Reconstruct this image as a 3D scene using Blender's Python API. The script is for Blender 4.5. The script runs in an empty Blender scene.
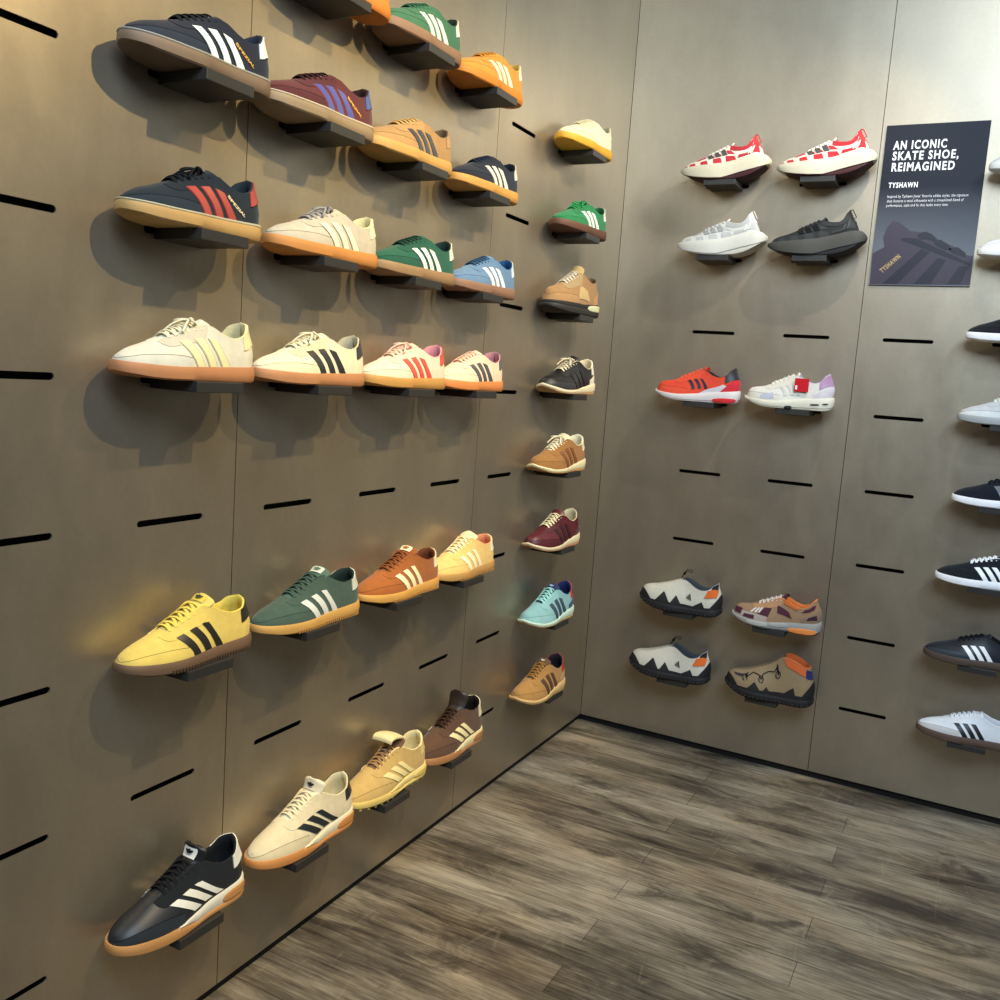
import bpy, math, random
import numpy as np
from mathutils import Vector, Matrix
random.seed(7)
S = bpy.context.scene
COL = S.collection
PI = math.pi

# ------------------------------------------------------------------ camera numbers
F_PX, CY = 928.76, 488.08
YAW, PITCH, ROLL = 0.4774, -0.1223, 0.0713
CAM = Vector((1.1784, -3.0358, 1.2216))
DZ, Z0 = 0.2306, 1.8647                       # slot row pitch, height of row 0
UL = dict(A=2.2265, B=1.935, C=1.643, D=1.345, E=1.056, F=0.766, G=0.476)
UR = dict(H=0.349, I=0.643, J=0.937, K=1.231, L=1.525)
def rowz(r): return Z0 - r * DZ

# ------------------------------------------------------------------ helpers
def lin(h):
    h = h.lstrip('#')
    if len(h) == 3: h = ''.join(c*2 for c in h)
    o = []
    for i in (0, 2, 4):
        c = int(h[i:i+2], 16) / 255
        o.append(c / 12.92 if c <= .04045 else ((c + .055) / 1.055) ** 2.4)
    return (*o, 1)
MATS = {}
def mat(hexc, kind='suede'):
    key = (hexc, kind)
    if key in MATS: return MATS[key]
    m = bpy.data.materials.new(kind + '_' + hexc.strip('#')); m.use_nodes = True
    nt = m.node_tree; b = nt.nodes['Principled BSDF']
    c = lin(hexc)
    tc = nt.nodes.new('ShaderNodeTexCoord')
    def noise(scale, detail=3):
        n = nt.nodes.new('ShaderNodeTexNoise'); n.inputs['Scale'].default_value = scale; n.inputs['Detail'].default_value = detail
        nt.links.new(tc.outputs['Object'], n.inputs['Vector']); return n
    P = dict(suede=(.92, .12, .10, 260, .25), leather=(.42, .4, .06, 500, .12), rubber=(.62, .35, .07, 140, .10),
             foam=(.7, .3, .04, 300, .15), mesh=(.85, .2, .10, 700, .5), lace=(.85, .15, .08, 900, .4), metal=(.45, .5, .08, 60, .05),
             knit=(.8, .2, .1, 900, .4), gold=(.35, .5, 0.02, 60, .05), gloss=(.25, .5, .02, 60, .02), print=(.35, .4, .0, 60, .0))[kind]
    rough, spec, var, sc, bump = P
    b.inputs['Roughness'].default_value = rough
    b.inputs['Specular IOR Level'].default_value = spec
    if kind == 'metal': b.inputs['Metallic'].default_value = .25
    if kind == 'suede':
        b.inputs['Sheen Weight'].default_value = .15
    n = noise(sc * .25, 4)
    mr = nt.nodes.new('ShaderNodeMapRange'); mr.inputs['To Min'].default_value = 1 - var * 1.6; mr.inputs['To Max'].default_value = 1 + var * 1.6
    nt.links.new(n.outputs['Fac'], mr.inputs['Value'])
    mx = nt.nodes.new('ShaderNodeVectorMath'); mx.operation = 'SCALE'; mx.inputs[0].default_value = c[:3]
    nt.links.new(mr.outputs[0], mx.inputs['Scale']); nt.links.new(mx.outputs[0], b.inputs['Base Color'])
    if bump:
        n2 = noise(sc, 2); bp = nt.nodes.new('ShaderNodeBump'); bp.inputs['Strength'].default_value = bump; bp.inputs['Distance'].default_value = .0006
        nt.links.new(n2.outputs['Fac'], bp.inputs['Height']); nt.links.new(bp.outputs[0], b.inputs['Normal'])
    MATS[key] = m
    return m

class MB:
    def __init__(s): s.v = []; s.f = []
    def add(s, vs, fs):
        o = len(s.v); s.v += [tuple(p) for p in vs]; s.f += [tuple(i + o for i in f) for f in fs]
    def grid(s, pts, nu, nv, flip=False):          # pts[u*nv+v]
        fs = []
        for i in range(nu - 1):
            for j in range(nv - 1):
                a, b_, c, d = i*nv+j, (i+1)*nv+j, (i+1)*nv+j+1, i*nv+j+1
                fs.append((a, d, c, b_) if flip else (a, b_, c, d))
        s.add(pts, fs)
    def tube(s, path, r, n=6, rz=None):
        path = [Vector(p) for p in path]; rz = rz or r
        vs = []; m = len(path)
        for i, p in enumerate(path):
            t = (path[min(i+1, m-1)] - path[max(i-1, 0)])
            t = t.normalized() if t.length > 1e-9 else Vector((1, 0, 0))
            up = Vector((0, 0, 1)) if abs(t.z) < .95 else Vector((1, 0, 0))
            a = t.cross(up).normalized(); b_ = a.cross(t).normalized()
            for k in range(n):
                an = 2*PI*k/n; vs.append(p + a*(r*math.cos(an)) + b_*(rz*math.sin(an)))
        fs = [(i*n+k, i*n+(k+1) % n, (i+1)*n+(k+1) % n, (i+1)*n+k) for i in range(m-1) for k in range(n)]
        fs += [tuple(range(n))[::-1], tuple((m-1)*n+k for k in range(n))]
        s.add(vs, fs)
    def box(s, x0, x1, y0, y1, z0, z1):
        s.add([(x, y, z) for x in (x0, x1) for y in (y0, y1) for z in (z0, z1)],
              [(0, 1, 3, 2), (4, 6, 7, 5), (0, 4, 5, 1), (2, 3, 7, 6), (0, 2, 6, 4), (1, 5, 7, 3)])
    def build(s, name, material, parent=None, ang=40):
        me = bpy.data.meshes.new(name); me.from_pydata(s.v, [], s.f); me.materials.append(material); me.validate()
        import bmesh
        bm = bmesh.new(); bm.from_mesh(me); bmesh.ops.remove_doubles(bm, verts=bm.verts, dist=1e-6)
        bmesh.ops.recalc_face_normals(bm, faces=bm.faces); bm.to_mesh(me); bm.free()
        if ang:
            for p in me.polygons: p.use_smooth = True
            me.set_sharp_from_angle(angle=math.radians(ang))
        o = bpy.data.objects.new(name, me); COL.objects.link(o)
        if parent: o.parent = parent
        return o
def tag(o, label=None, cat=None, group=None, kind=None):
    for k, v in (('label', label), ('category', cat), ('group', group), ('kind', kind)):
        if v: o[k] = v
    return o
def empty(name, loc, rz=0):
    o = bpy.data.objects.new(name, None); o.location = loc; o.rotation_euler = (0, 0, rz); o.empty_display_size = .05
    COL.objects.link(o); return o

# ------------------------------------------------------------------ shoe geometry
def pchip(pts, N=240):
    """monotone interpolation in t-space (t = acos(1-2s)/pi) sampled to a table"""
    t = np.array([math.acos(1 - 2*min(max(p[0], 0), 1)) / PI for p in pts]); y = np.array([p[1] for p in pts], float)
    h = np.diff(t); d = np.diff(y) / h; m = np.zeros(len(t))
    for k in range(1, len(t)-1):
        if d[k-1]*d[k] > 0:
            w1 = 2*h[k] + h[k-1]; w2 = h[k] + 2*h[k-1]; m[k] = (w1+w2) / (w1/d[k-1] + w2/d[k])
    m[0] = d[0]; m[-1] = d[-1]
    T = np.linspace(0, 1, N+1); out = []
    for x in T:
        k = min(max(int(np.searchsorted(t, x)) - 1, 0), len(h)-1)
        u = (x - t[k]) / h[k]
        out.append(y[k]*(2*u**3-3*u*u+1) + h[k]*m[k]*(u**3-2*u*u+u) + y[k+1]*(-2*u**3+3*u*u) + h[k]*m[k+1]*(u**3-u*u))
    def f(s):
        x = math.acos(1 - 2*min(max(s, 0.), 1.)) / PI * N
        i = min(int(x), N-1); return out[i] + (out[i+1]-out[i])*(x-i)
    return f
def s2t(s): return math.acos(1 - 2*min(max(s, 0.), 1.)) / PI
def t2s(t): return (1 - math.cos(PI*t)) / 2

OUT = [(0, 0), (.02, .34), (.06, .57), (.12, .75), (.2, .89), (.3, .98), (.38, 1.0), (.52, .88), (.65, .78), (.78, .77), (.88, .74), (.95, .58), (.985, .34), (1, 0)]
STY = {}
STY['terrace'] = dict(L=.278, w=.0435, out=OUT,
    zb=[(0, .009), (.06, .005), (.18, .001), (.3, 0), (1, 0)], zt=[(0, .026), (.1, .023), (.3, .021), (.6, .023), (1, .028)],
    zr=[(0, .030), (.04, .036), (.1, .043), (.18, .050), (.28, .060), (.38, .071), (.48, .080), (.57, .087), (.62, .085), (.70, .074), (.78, .069), (.87, .075), (.94, .091), (1, .098)],
    wr=[(0, 0), (.05, .010), (.15, .013), (.28, .012), (.4, .014), (.57, .020), (.65, .026), (.75, .030), (.88, .028), (.95, .019), (1, 0)],
    m=[(0, .1), (.25, .15), (.45, .4), (.65, .75), (1, .8)], throat=.29, ttop=.565, tip=(.605, .095), tw=.023,
    sole=[('outsole', 0, 1, .0035)], rows=6)
def sty(name, base, **k):
    d = dict(STY[base]); d.update(k); STY[name] = d
sty('bermuda', 'terrace', zb=[(0, .010), (.06, .006), (.18, .001), (.3, 0), (1, 0)], zt=[(0, .024), (.1, .021), (.3, .019), (.6, .022), (1, .028)],
    zr=[(0, .027), (.04, .034), (.1, .041), (.18, .048), (.28, .058), (.38, .070), (.48, .082), (.57, .092), (.62, .089), (.70, .078), (.78, .072), (.87, .074), (.94, .084), (1, .090)], tip=(.63, .106), tw=.028, tk=.66, teeth=True)
sty('indoor', 'terrace', zt=[(0, .024), (.1, .022), (.3, .020), (.5, .024), (.7, .031), (1, .038)],
    zr=[(0, .028), (.04, .037), (.1, .045), (.18, .054), (.28, .066), (.38, .079), (.48, .091), (.57, .100), (.62, .099), (.70, .088), (.78, .081), (.87, .084), (.94, .098), (1, .107)],
    tip=(.60, .125), tw=.030, tk=.62, throat=.31, rows=6, w=.0455,
    sole=[('outsole', 0, lambda q: 1.0 if q < .36 else max(.34, 1-(q-.36)*4.2), .0035), ('midsole', lambda q: .5 if q < .37 else max(.34, .98-(q-.37)*4.2), lambda q: .55 if q < .37 else 1, .0030)], pod=True)
sty('turf', 'indoor', zb=[(0, .014), (.06, .009), (.18, .0065), (.3, .006), (1, .006)], zt=[(0, .026), (.1, .023), (.3, .022), (.5, .025), (.7, .031), (1, .038)], studs=True)
sty('hightop', 'indoor', zr=[(0, .030), (.04, .042), (.1, .049), (.18, .057), (.28, .069), (.38, .082), (.48, .095), (.57, .106), (.62, .107), (.70, .098), (.78, .094), (.87, .099), (.94, .108), (1, .114)],
    tip=(.625, .150), tw=.031)
sty('retro', 'terrace', zb=[(0, .018), (.05, .010), (.14, .003), (.24, .0005), (.36, 0), (.85, 0), (.95, .003), (1, .012)], zt=[(0, .028), (.1, .018), (.25, .012), (.45, .014), (.65, .023), (.85, .033), (1, .038)],
    zr=[(0, .034), (.04, .042), (.1, .047), (.18, .052), (.28, .062), (.38, .074), (.48, .087), (.57, .097), (.62, .095), (.70, .082), (.78, .076), (.87, .082), (.94, .099), (1, .108)],
    tip=(.60, .112), sole=[('outsole', 0, .30, .003), ('midsole', .30, 1, .0045)], w=.046)
sty('puffrun', 'terrace', L=.276, zb=[(0, .030), (.04, .022), (.12, .012), (.25, .004), (.4, 0), (.55, 0), (.68, .002), (.80, .010), (.90, .024), (.96, .036), (1, .050)],
    zt=[(0, .037), (.1, .040), (.3, .043), (.5, .048), (.7, .060), (.85, .070), (.93, .072), (1, .060)],
    zr=[(0, .042), (.04, .052), (.1, .058), (.18, .064), (.28, .075), (.38, .086), (.48, .098), (.55, .105), (.62, .101), (.70, .097), (.78, .097), (.86, .105), (.93, .124), (1, .136)],
    wr=[(0, 0), (.05, .010), (.15, .013), (.28, .012), (.4, .013), (.57, .018), (.65, .025), (.75, .029), (.85, .027), (.93, .016), (1, 0)],
    heelin=(.016, .034), tip=(.575, .116), tw=.018, sole=[('outsole', 0, lambda q: .10 if q < .5 else .10+.22*math.sin(PI*min(1, (q-.5)/.5)), .0035), ('midsole', lambda q: .09 if q < .5 else .09+.22*math.sin(PI*min(1, (q-.5)/.5)), 1, .0075)], pull=True, rows=6, throat=.28, ttop=.54)
sty('runner', 'terrace', zb=[(0, .026), (.05, .017), (.14, .007), (.26, .001), (.4, 0), (.9, 0), (.96, .002), (1, .008)],
    zt=[(0, .034), (.1, .025), (.3, .021), (.5, .025), (.7, .033), (1, .044)],
    zr=[(0, .046), (.04, .055), (.1, .059), (.18, .062), (.28, .071), (.38, .082), (.48, .094), (.56, .101), (.62, .098), (.70, .086), (.78, .081), (.87, .087), (.94, .104), (1, .113)],
    sole=[('outsole', 0, .22, .003), ('midsole', .22, 1, .006)], tip=(.585, .113), throat=.27)
sty('clog', 'terrace', L=.270, zb=[(0, .034), (.05, .022), (.14, .010), (.26, .002), (.36, 0), (.85, 0), (.94, .003), (1, .012)], zt=[(0, .042), (.1, .030), (.3, .024), (.5, .022), (.7, .022), (1, .030)],
    zr=[(0, .054), (.04, .064), (.1, .070), (.18, .074), (.28, .082), (.38, .092), (.48, .103), (.55, .108), (.61, .103), (.70, .089), (.78, .083), (.87, .089), (.94, .104), (1, .112)],
    wr=[(0, 0), (.05, .012), (.15, .018), (.28, .020), (.4, .020), (.55, .022), (.65, .029), (.75, .032), (.88, .029), (.95, .019), (1, 0)],
    sole=[('outsole', 0, 1, .005)], closed=.52, lugs=True, rand='low', w=.050)
sty('hikemid', 'clog', zr=[(0, .056), (.04, .066), (.1, .072), (.18, .077), (.28, .086), (.38, .098), (.48, .112), (.56, .128), (.64, .145), (.70, .148), (.78, .142), (.87, .132), (.94, .126), (1, .123)],
    closed=.64)
sty('hiker', 'runner', zt=[(0, .030), (.1, .030), (.3, .030), (.5, .030), (.7, .034), (1, .040)], zb=[(0, .014), (.05, .008), (.14, .003), (.26, 0), (1, 0)],
    zr=[(0, .050), (.04, .062), (.1, .068), (.18, .073), (.28, .083), (.38, .096), (.48, .110), (.56, .120), (.62, .117), (.70, .103), (.78, .097), (.87, .101), (.94, .112), (1, .118)],
    sole=[('outsole', 0, .6, .006), ('midsole', .6, 1, .005)], tip=(.585, .142), tw=.022)
FN = {}
def fns(st):
    if st not in FN:
        d = STY[st]; FN[st] = {k: pchip(d[k]) for k in ('out', 'zb', 'zt', 'zr', 'wr', 'm')}
    return FN[st]

class Shoe:
    def __init__(s, st, Lscale=1):
        s.d = STY[st]; s.f = fns(st); s.L = s.d['L'] * Lscale; s.w = s.d['w']
    def W(s, q, v):
        side = -1
        if q < 0: side, t = 1, -q
        elif q > 1: side, t = 1, 2 - q
        else: t = q
        sp = t2s(t); f = s.f
        w = s.w * f['out'](sp); z0 = f['zt'](sp) - .003; zr = f['zr'](sp); wr = min(f['wr'](sp), w*.98 + 1e-6); m = f['m'](sp)
        H = zr - z0
        P = [(w, z0), (w*1.02, z0 + .38*H), (wr + .45*(w-wr), zr - (.08+.5*m)*H), (wr, zr)]
        a = (1-v)
        c = (a**3, 3*a*a*v, 3*a*v*v, v**3)
        y = sum(k*p[0] for k, p in zip(c, P)); z = sum(k*p[1] for k, p in zip(c, P))
        x = (sp - .5) * s.L
        if sp > .8:                                        # heel curve
            g = ((sp-.8)/.2)**2; x += g * (.0045*math.sin(PI*min(v*1.15, 1)) - .013*v*v)
        if sp > .6 and 'heelin' in s.d:
            h0, h1 = s.d['heelin']; x -= (sp-.6)/.4 * (h0 + (h1-h0)*v)
        if sp < .12:
            g = ((.12-sp)/.12)**2; x += g * .004 * v
        return Vector((x, side*y, z))
    def N(s, q, v):
        tq = abs(q) if q <= 1 else 2-q
        if tq < .035: return Vector((-1, 0, .25 + .5*v)).normalized()
        if tq > .97: return Vector((1, 0, .1)).normalized()
        e = 1.5e-3; a = s.W(q+e, min(v, .995)) - s.W(q-e, min(v, .995)); v2 = min(v+.005, 1); b = s.W(q, v2) - s.W(q, v2-.01)
        n = a.cross(b)
        if n.length < 1e-12:
            p = s.W(q, v); return Vector((p.x, p.y, 0)).normalized() if abs(p.x)+abs(p.y) > 0 else Vector((0, 0, 1))
        n.normalize(); p = s.W(q, v)
        ref = Vector((p.x*(1.0 if abs(p.x) > s.L*.4 else 0), p.y*6, .02))
        return n if n.dot(ref) > 0 else -n
    def patch(s, fn, na, nb, off=.0012, thick=None):
        """closed patch over (q,v) region; fn(a,b)->(q,v)"""
        mb = MB(); top = []; bot = []
        for i in range(na+1):
            for j in range(nb+1):
                q, v = fn(i/na, j/nb); p = s.W(q, v); n = s.N(q, v)
                top.append(p + n*off); bot.append(p - n*.0006)
        mb.grid(top, na+1, nb+1)
        ring = [i*(nb+1) for i in range(na+1)] + [na*(nb+1)+j for j in range(1, nb+1)] + [i*(nb+1)+nb for i in range(na-1, -1, -1)] + [j for j in range(nb-1, 0, -1)]
        vs = [top[k] for k in ring] + [bot[k] for k in ring]; n = len(ring)
        mb.add(vs, [(k, (k+1) % n, n+(k+1) % n, n+k) for k in range(n)])
        return mb
    def quad(s, pts, side=-1, n=6, off=.0012, bow=0):
        """pts: 4 (s,v) corners: bottom-left, bottom-right, top-right, top-left"""
        def fn(a, b):
            p = [(s2t(c[0]), c[1]) for c in pts]
            q0 = p[0][0]*(1-a)+p[1][0]*a; v0 = p[0][1]*(1-a)+p[1][1]*a
            q1 = p[3][0]*(1-a)+p[2][0]*a; v1 = p[3][1]*(1-a)+p[2][1]*a
            q = q0*(1-b)+q1*b + bow*math.sin(PI*b); v = v0*(1-b)+v1*b
            return ((q if side < 0 else -q), v)
        return s.patch(fn, max(2, n//2), n, off)

    def upper(s):
        mb = MB(); th = s.d['throat'] if not s.d.get('closed') else s.d['closed']
        ns, nv = 46, 13
        T = [i/ns for i in range(ns+1)]
        for sg in (-1, 1):
            pts = [s.W(sg*-1*t if sg > 0 else t, j/nv) for t in T for j in range(nv+1)]
            mb.grid(pts, ns+1, nv+1, flip=sg > 0)
        tt = s2t(th); n2 = 18; nm = 6; pts = []
        for i in range(n2+1):
            t = tt*i/n2; p = s.W(t, 1); wr = abs(p.y)
            for j in range(nm+1):
                b = -1 + 2*j/nm
                pts.append((p.x, wr*b, p.z + min(.0025, wr*.25)*(1-b*b)))
        mb.grid(pts, n2+1, nm+1)
        return mb
    def lining(s):
        mb = MB(); s0 = s.d.get('closed') or (s.d['throat'] + .1)
        t0 = s2t(s0); n = 26; rows = []
        for i in range(n+1):
            t = t0 + (1-t0)*i/n; sp = t2s(t); row = []
            xin = -.0065*max(0, (sp-.8)/.2)
            half = []
            g = .0038
            for v in (1.0, 'r', .97, .8, .6, .4, .2, .08):
                if v == 'r':
                    p = s.W(t, 1.0); half.append((p.x + xin*.5, max(abs(p.y) - g*.5, 0), p.z + .0014)); continue
                p = s.W(t, v); gg = 0 if v == 1.0 else g
                half.append((p.x + (0 if v == 1.0 else xin), max(abs(p.y) - gg, 0), p.z))
            zf = s.f['zt'](sp) + .006
            half.append((half[-1][0], half[-1][1]*.6, zf)); half.append((half[-1][0], 0, zf))
            row = [(x, -y, z) for x, y, z in half] + [(x, y, z) for x, y, z in half[-2::-1]]
            rows += row; m = len(row)
        mb.grid(rows, n+1, m)
        return mb
    def solelayer(s, f0, f1, out, bulge=.001, bevel=.002):
        mb = MB(); N = 48; rings = []
        prof = [(0, -bevel*1.2), (.12, 0), (.5, bulge), (.88, 0.0), (1, -.0012)]
        if callable(f0) or f0 > 0: prof = [(0, -.0005), (.1, 0), (.5, bulge), (.9, .0), (1, -.0015)]
        for fr, o in prof:
            loop = []
            for sg in (-1, 1):
                L = []
                for i in range(N+1):
                    t = i/N; sp = t2s(t); zb = s.f['zb'](sp); zt = s.f['zt'](sp)
                    oo = out + o; a0 = f0(sp) if callable(f0) else f0; a1 = f1(sp) if callable(f1) else f1; ff = a0 + (a1-a0)*fr
                    w = s.w*s.f['out'](sp) + oo*math.sin(PI*t)**.35 if 0 < t < 1 else 0
                    L.append(((sp-.5)*(s.L + 2*oo), sg*w, zb + (zt-zb)*ff))
                loop.append(L)
            rings.append(loop)
        for k in range(len(rings)-1):
            for si in (0, 1):
                pts = [p for i in range(N+1) for p in (rings[k][si][i], rings[k+1][si][i])]
                mb.grid(pts, N+1, 2)
        for k in (0, len(rings)-1):
            pts = [p for i in range(N+1) for p in (rings[k][0][i], rings[k][1][i])]
            mb.grid(pts, N+1, 2)
        return mb
    def spatch(s, s0, s1, f0, f1, sg=-1, n=14, off=.0018):
        """raised oval inset on the side of the sole"""
        mb = MB(); out = s.d['sole'][-1][3] + .001; c = []
        def P(sp, f, o):
            zb = s.f['zb'](sp); zt = s.f['zt'](sp); oo = out + o
            return Vector(((sp-.5)*(s.L+2*oo), sg*(s.w*s.f['out'](sp) + oo*math.sin(PI*s2t(sp))**.35), zb+(zt-zb)*f))
        cs, cf = (s0+s1)/2, (f0+f1)/2; rings = []
        for k, o in ((1, -.001), (1, off*.5), (.85, off), (.4, off*1.1), (.02, off*1.1)):
            rings.append([])
            for i in range(n*2):
                a = 2*PI*i/(2*n); ca, sa = math.cos(a), math.sin(a)
                ex = lambda c_: math.copysign(abs(c_)**.8, c_)
                rings[-1].append(P(cs + (s1-s0)/2*k*ex(ca), cf + (f1-f0)/2*k*ex(sa), o))
        for a, b in zip(rings[:-1], rings[1:]):
            N_ = len(a); mb.add(a+b, [(i, (i+1) % N_, N_+(i+1) % N_, N_+i) for i in range(N_)])
        return mb
    # tongue -------------------------------------------------------
    def tline(s, a):
        """centre line of the tongue: a in 0..1"""
        s0, s1 = s.d['throat'] - .01, s.d['ttop']; tip = s.d['tip']
        k = s.d.get('tk', .74)
        if a < k:
            sp = s0 + (s1-s0)*a/k; return Vector(((sp-.5)*s.L, 0, s.f['zr'](sp) + .0012)), s.f['wr'](sp) + .002
        u = (a-k)/(1-k)
        p0 = Vector(((s1-.5)*s.L, 0, s.f['zr'](s1) + .0012)); p2 = Vector(((tip[0]-.5)*s.L, 0, tip[1])); w0 = s.f['wr'](s1)+.002
        sl = s.f['zr'](s1) - s.f['zr'](s1-.04); p1 = p0 + (Vector((.04*s.L, 0, sl)).normalized() + (p2-p0).normalized()*1.5).normalized()*((p2-p0).length*.5)
        p = p0*(1-u)**2 + p1*2*u*(1-u) + p2*u*u
        return p, w0 + (s.d['tw']-w0)*u
    def tpt(s, a, b, off=0):
        c, hw = s.tline(a); c2, _ = s.tline(min(a+.01, 1)); c1, _ = s.tline(max(a-.01, 0)); t = (c2-c1).normalized()
        n = Vector((-t.z, 0, t.x))
        if a > .86: hw *= math.sqrt(max(0, 1 - ((a-.86)/.14)**2*.88))
        return c + Vector((0, b*hw, 0)) - n*(.34*hw*b*b) + n*off
    def tongue(s):
        mb = MB(); na, nb = 26, 8; T = []; B = []
        for i in range(na+1):
            for j in range(nb+1):
                a = i/na; b = -1+2*j/nb
                th = .0028 if a > .7 else .001
                T.append(s.tpt(a, b, th*(1-b**4)*.6)); B.append(s.tpt(a, b, -th))
        mb.grid(T, na+1, nb+1); mb.grid(B, na+1, nb+1, flip=True)
        ring = [i*(nb+1) for i in range(na+1)] + [na*(nb+1)+j for j in range(1, nb+1)] + [i*(nb+1)+nb for i in range(na-1, -1, -1)] + [j for j in range(nb-1, 0, -1)]
        n = len(ring); mb.add([T[k] for k in ring]+[B[k] for k in ring], [(k, (k+1) % n, n+(k+1) % n, n+k) for k in range(n)])
        return mb
    def laces(s, bow=True, rows=None, r=.0020):
        mb = MB(); n = rows or s.d['rows']; s0, s1 = s.d['throat']+.03, s.d['ttop']-.015
        E = []
        for i in range(n):
            sp = s0 + (s1-s0)*i/(n-1); E.append((sp, s.W(s2t(sp), .90)))
        def zc(sp): return s.f['zr'](sp) + .0055
        def strand(pa, pb, lift):
            pts = []
            for k in range(9):
                u = k/8; x = pa.x*(1-u)+pb.x*u; y = pa.y*(1-u)+pb.y*u; sp = x/s.L+.5
                wr = s.f['wr'](sp)
                e = min(1, abs(y)/(abs(pa.y)+1e-9))
                z = (zc(sp)+lift) - ((zc(sp)+lift) - (pa.z*(1-u)+pb.z*u) - .001)*e**2.2
                pts.append((x, y, z))
            mb.tube(pts, r*1.45, 6, r*.8)
        a = E[0][1]; strand(Vector((a.x, a.y, a.z)), Vector((a.x, -a.y, a.z)), 0)
        for i in range(n-1):
            a = E[i][1]; b = E[i+1][1]
            strand(Vector((a.x, a.y, a.z)), Vector((b.x, -b.y, b.z)), 0)
            strand(Vector((a.x, -a.y, a.z)), Vector((b.x, b.y, b.z)), .0018)
        if bow:
            sp = s1 - .02; c = Vector(((sp-.5)*s.L, 0, zc(sp)+.002))
            for sg in (-1, 1):
                pts = []
                for k in range(13):
                    u = 2*PI*k/12
                    pts.append(c + Vector((-.013*(1-math.cos(u))*.5 - .004*math.sin(u), sg*.0115*(1-math.cos(u)), .003*math.sin(u)-.0015*(1-math.cos(u)))))
                mb.tube(pts, r, 6)
                pts = [c + Vector((-.004 - .03*u, sg*(.004+.018*u), .001 - .020*u*u)) for u in [k/6 for k in range(7)]]
                mb.tube(pts, r, 6)
            mb.tube([c+Vector((0, -.004, .001)), c+Vector((0, 0, .003)), c+Vector((0, .004, .001))], .003, 6)
        return mb

def text_mesh(body, size, bold=False, shear=0, align='LEFT', space=1.0):
    cu = bpy.data.curves.new('tmp', 'FONT'); cu.body = body; cu.size = size; cu.align_x = align; cu.shear = shear; cu.space_character = space
    cu.resolution_u = 3
    if bold: cu.offset = size*.028
    o = bpy.data.objects.new('tmp', cu); COL.objects.link(o)
    dg = bpy.context.evaluated_depsgraph_get(); me = bpy.data.meshes.new_from_object(o.evaluated_get(dg))
    vs = [tuple(v.co) for v in me.vertices]; fs = [tuple(p.vertices) for p in me.polygons]
    bpy.data.objects.remove(o); bpy.data.curves.remove(cu); bpy.data.meshes.remove(me)
    return vs, fs
TEXTS = {}
def side_text(sh, body, s0, v0, s1, v1, size, name, material, parent):
    if (body, size) not in TEXTS: TEXTS[(body, size)] = text_mesh(body, size, True)
    vs, fs = TEXTS[(body, size)]
    if not vs: return
    W = max(v[0] for v in vs); q0, q1 = s2t(s0), s2t(s1)
    a = sh.W(q0, v0); b = sh.W(q1, v1); D = (b-a).normalized(); n = sh.N((q0+q1)/2, (v0+v1)/2); U = n.cross(D) if n.cross(D).z*1 + n.cross(D).x > 0 else D.cross(n)
    dist = (b-a).length; out = []
    for x, y, z in vs:
        u = x/W*1.0; k = dist/W
        q = q0+(q1-q0)*u; v = v0+(v1-v0)*u
        p = sh.W(q, v) + sh.N(q, v)*.0016 + U*(y)
        out.append(p)
    mb = MB(); mb.add(out, fs); mb.build(name, material, parent, 0)

def trefoil(c, R):
    """2D polygons of the three leaf mark, centred on c"""
    polys = []
    for an in (90, 132, 48):
        a = math.radians(an); pts = []
        for k in range(14):
            u = 2*PI*k/14; lx = R*.62*math.cos(u); ly = R*.30*math.sin(u)*(1 + .25*math.cos(u))
            lx += R*.5
            pts.append((c[0] + lx*math.cos(a) - ly*math.sin(a), c[1] + lx*math.sin(a) + ly*math.cos(a) - R*.25))
        polys.append(pts)
    for k in range(3):
        y = c[1] - R*(.38 + .2*k); w = R*(.75 - .16*k); polys.append([(c[0]-w, y), (c[0]+w, y), (c[0]+w, y+R*.1), (c[0]-w, y+R*.1)])
    return polys
def tongue_poly(sh, polys, off=.0032):
    """polys in tongue space: (b across, a along) """
    mb = MB()
    for P in polys:
        mb.add([sh.tpt(a, b, off + .0) for b, a in P], [tuple(range(len(P)))])
    return mb

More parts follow.
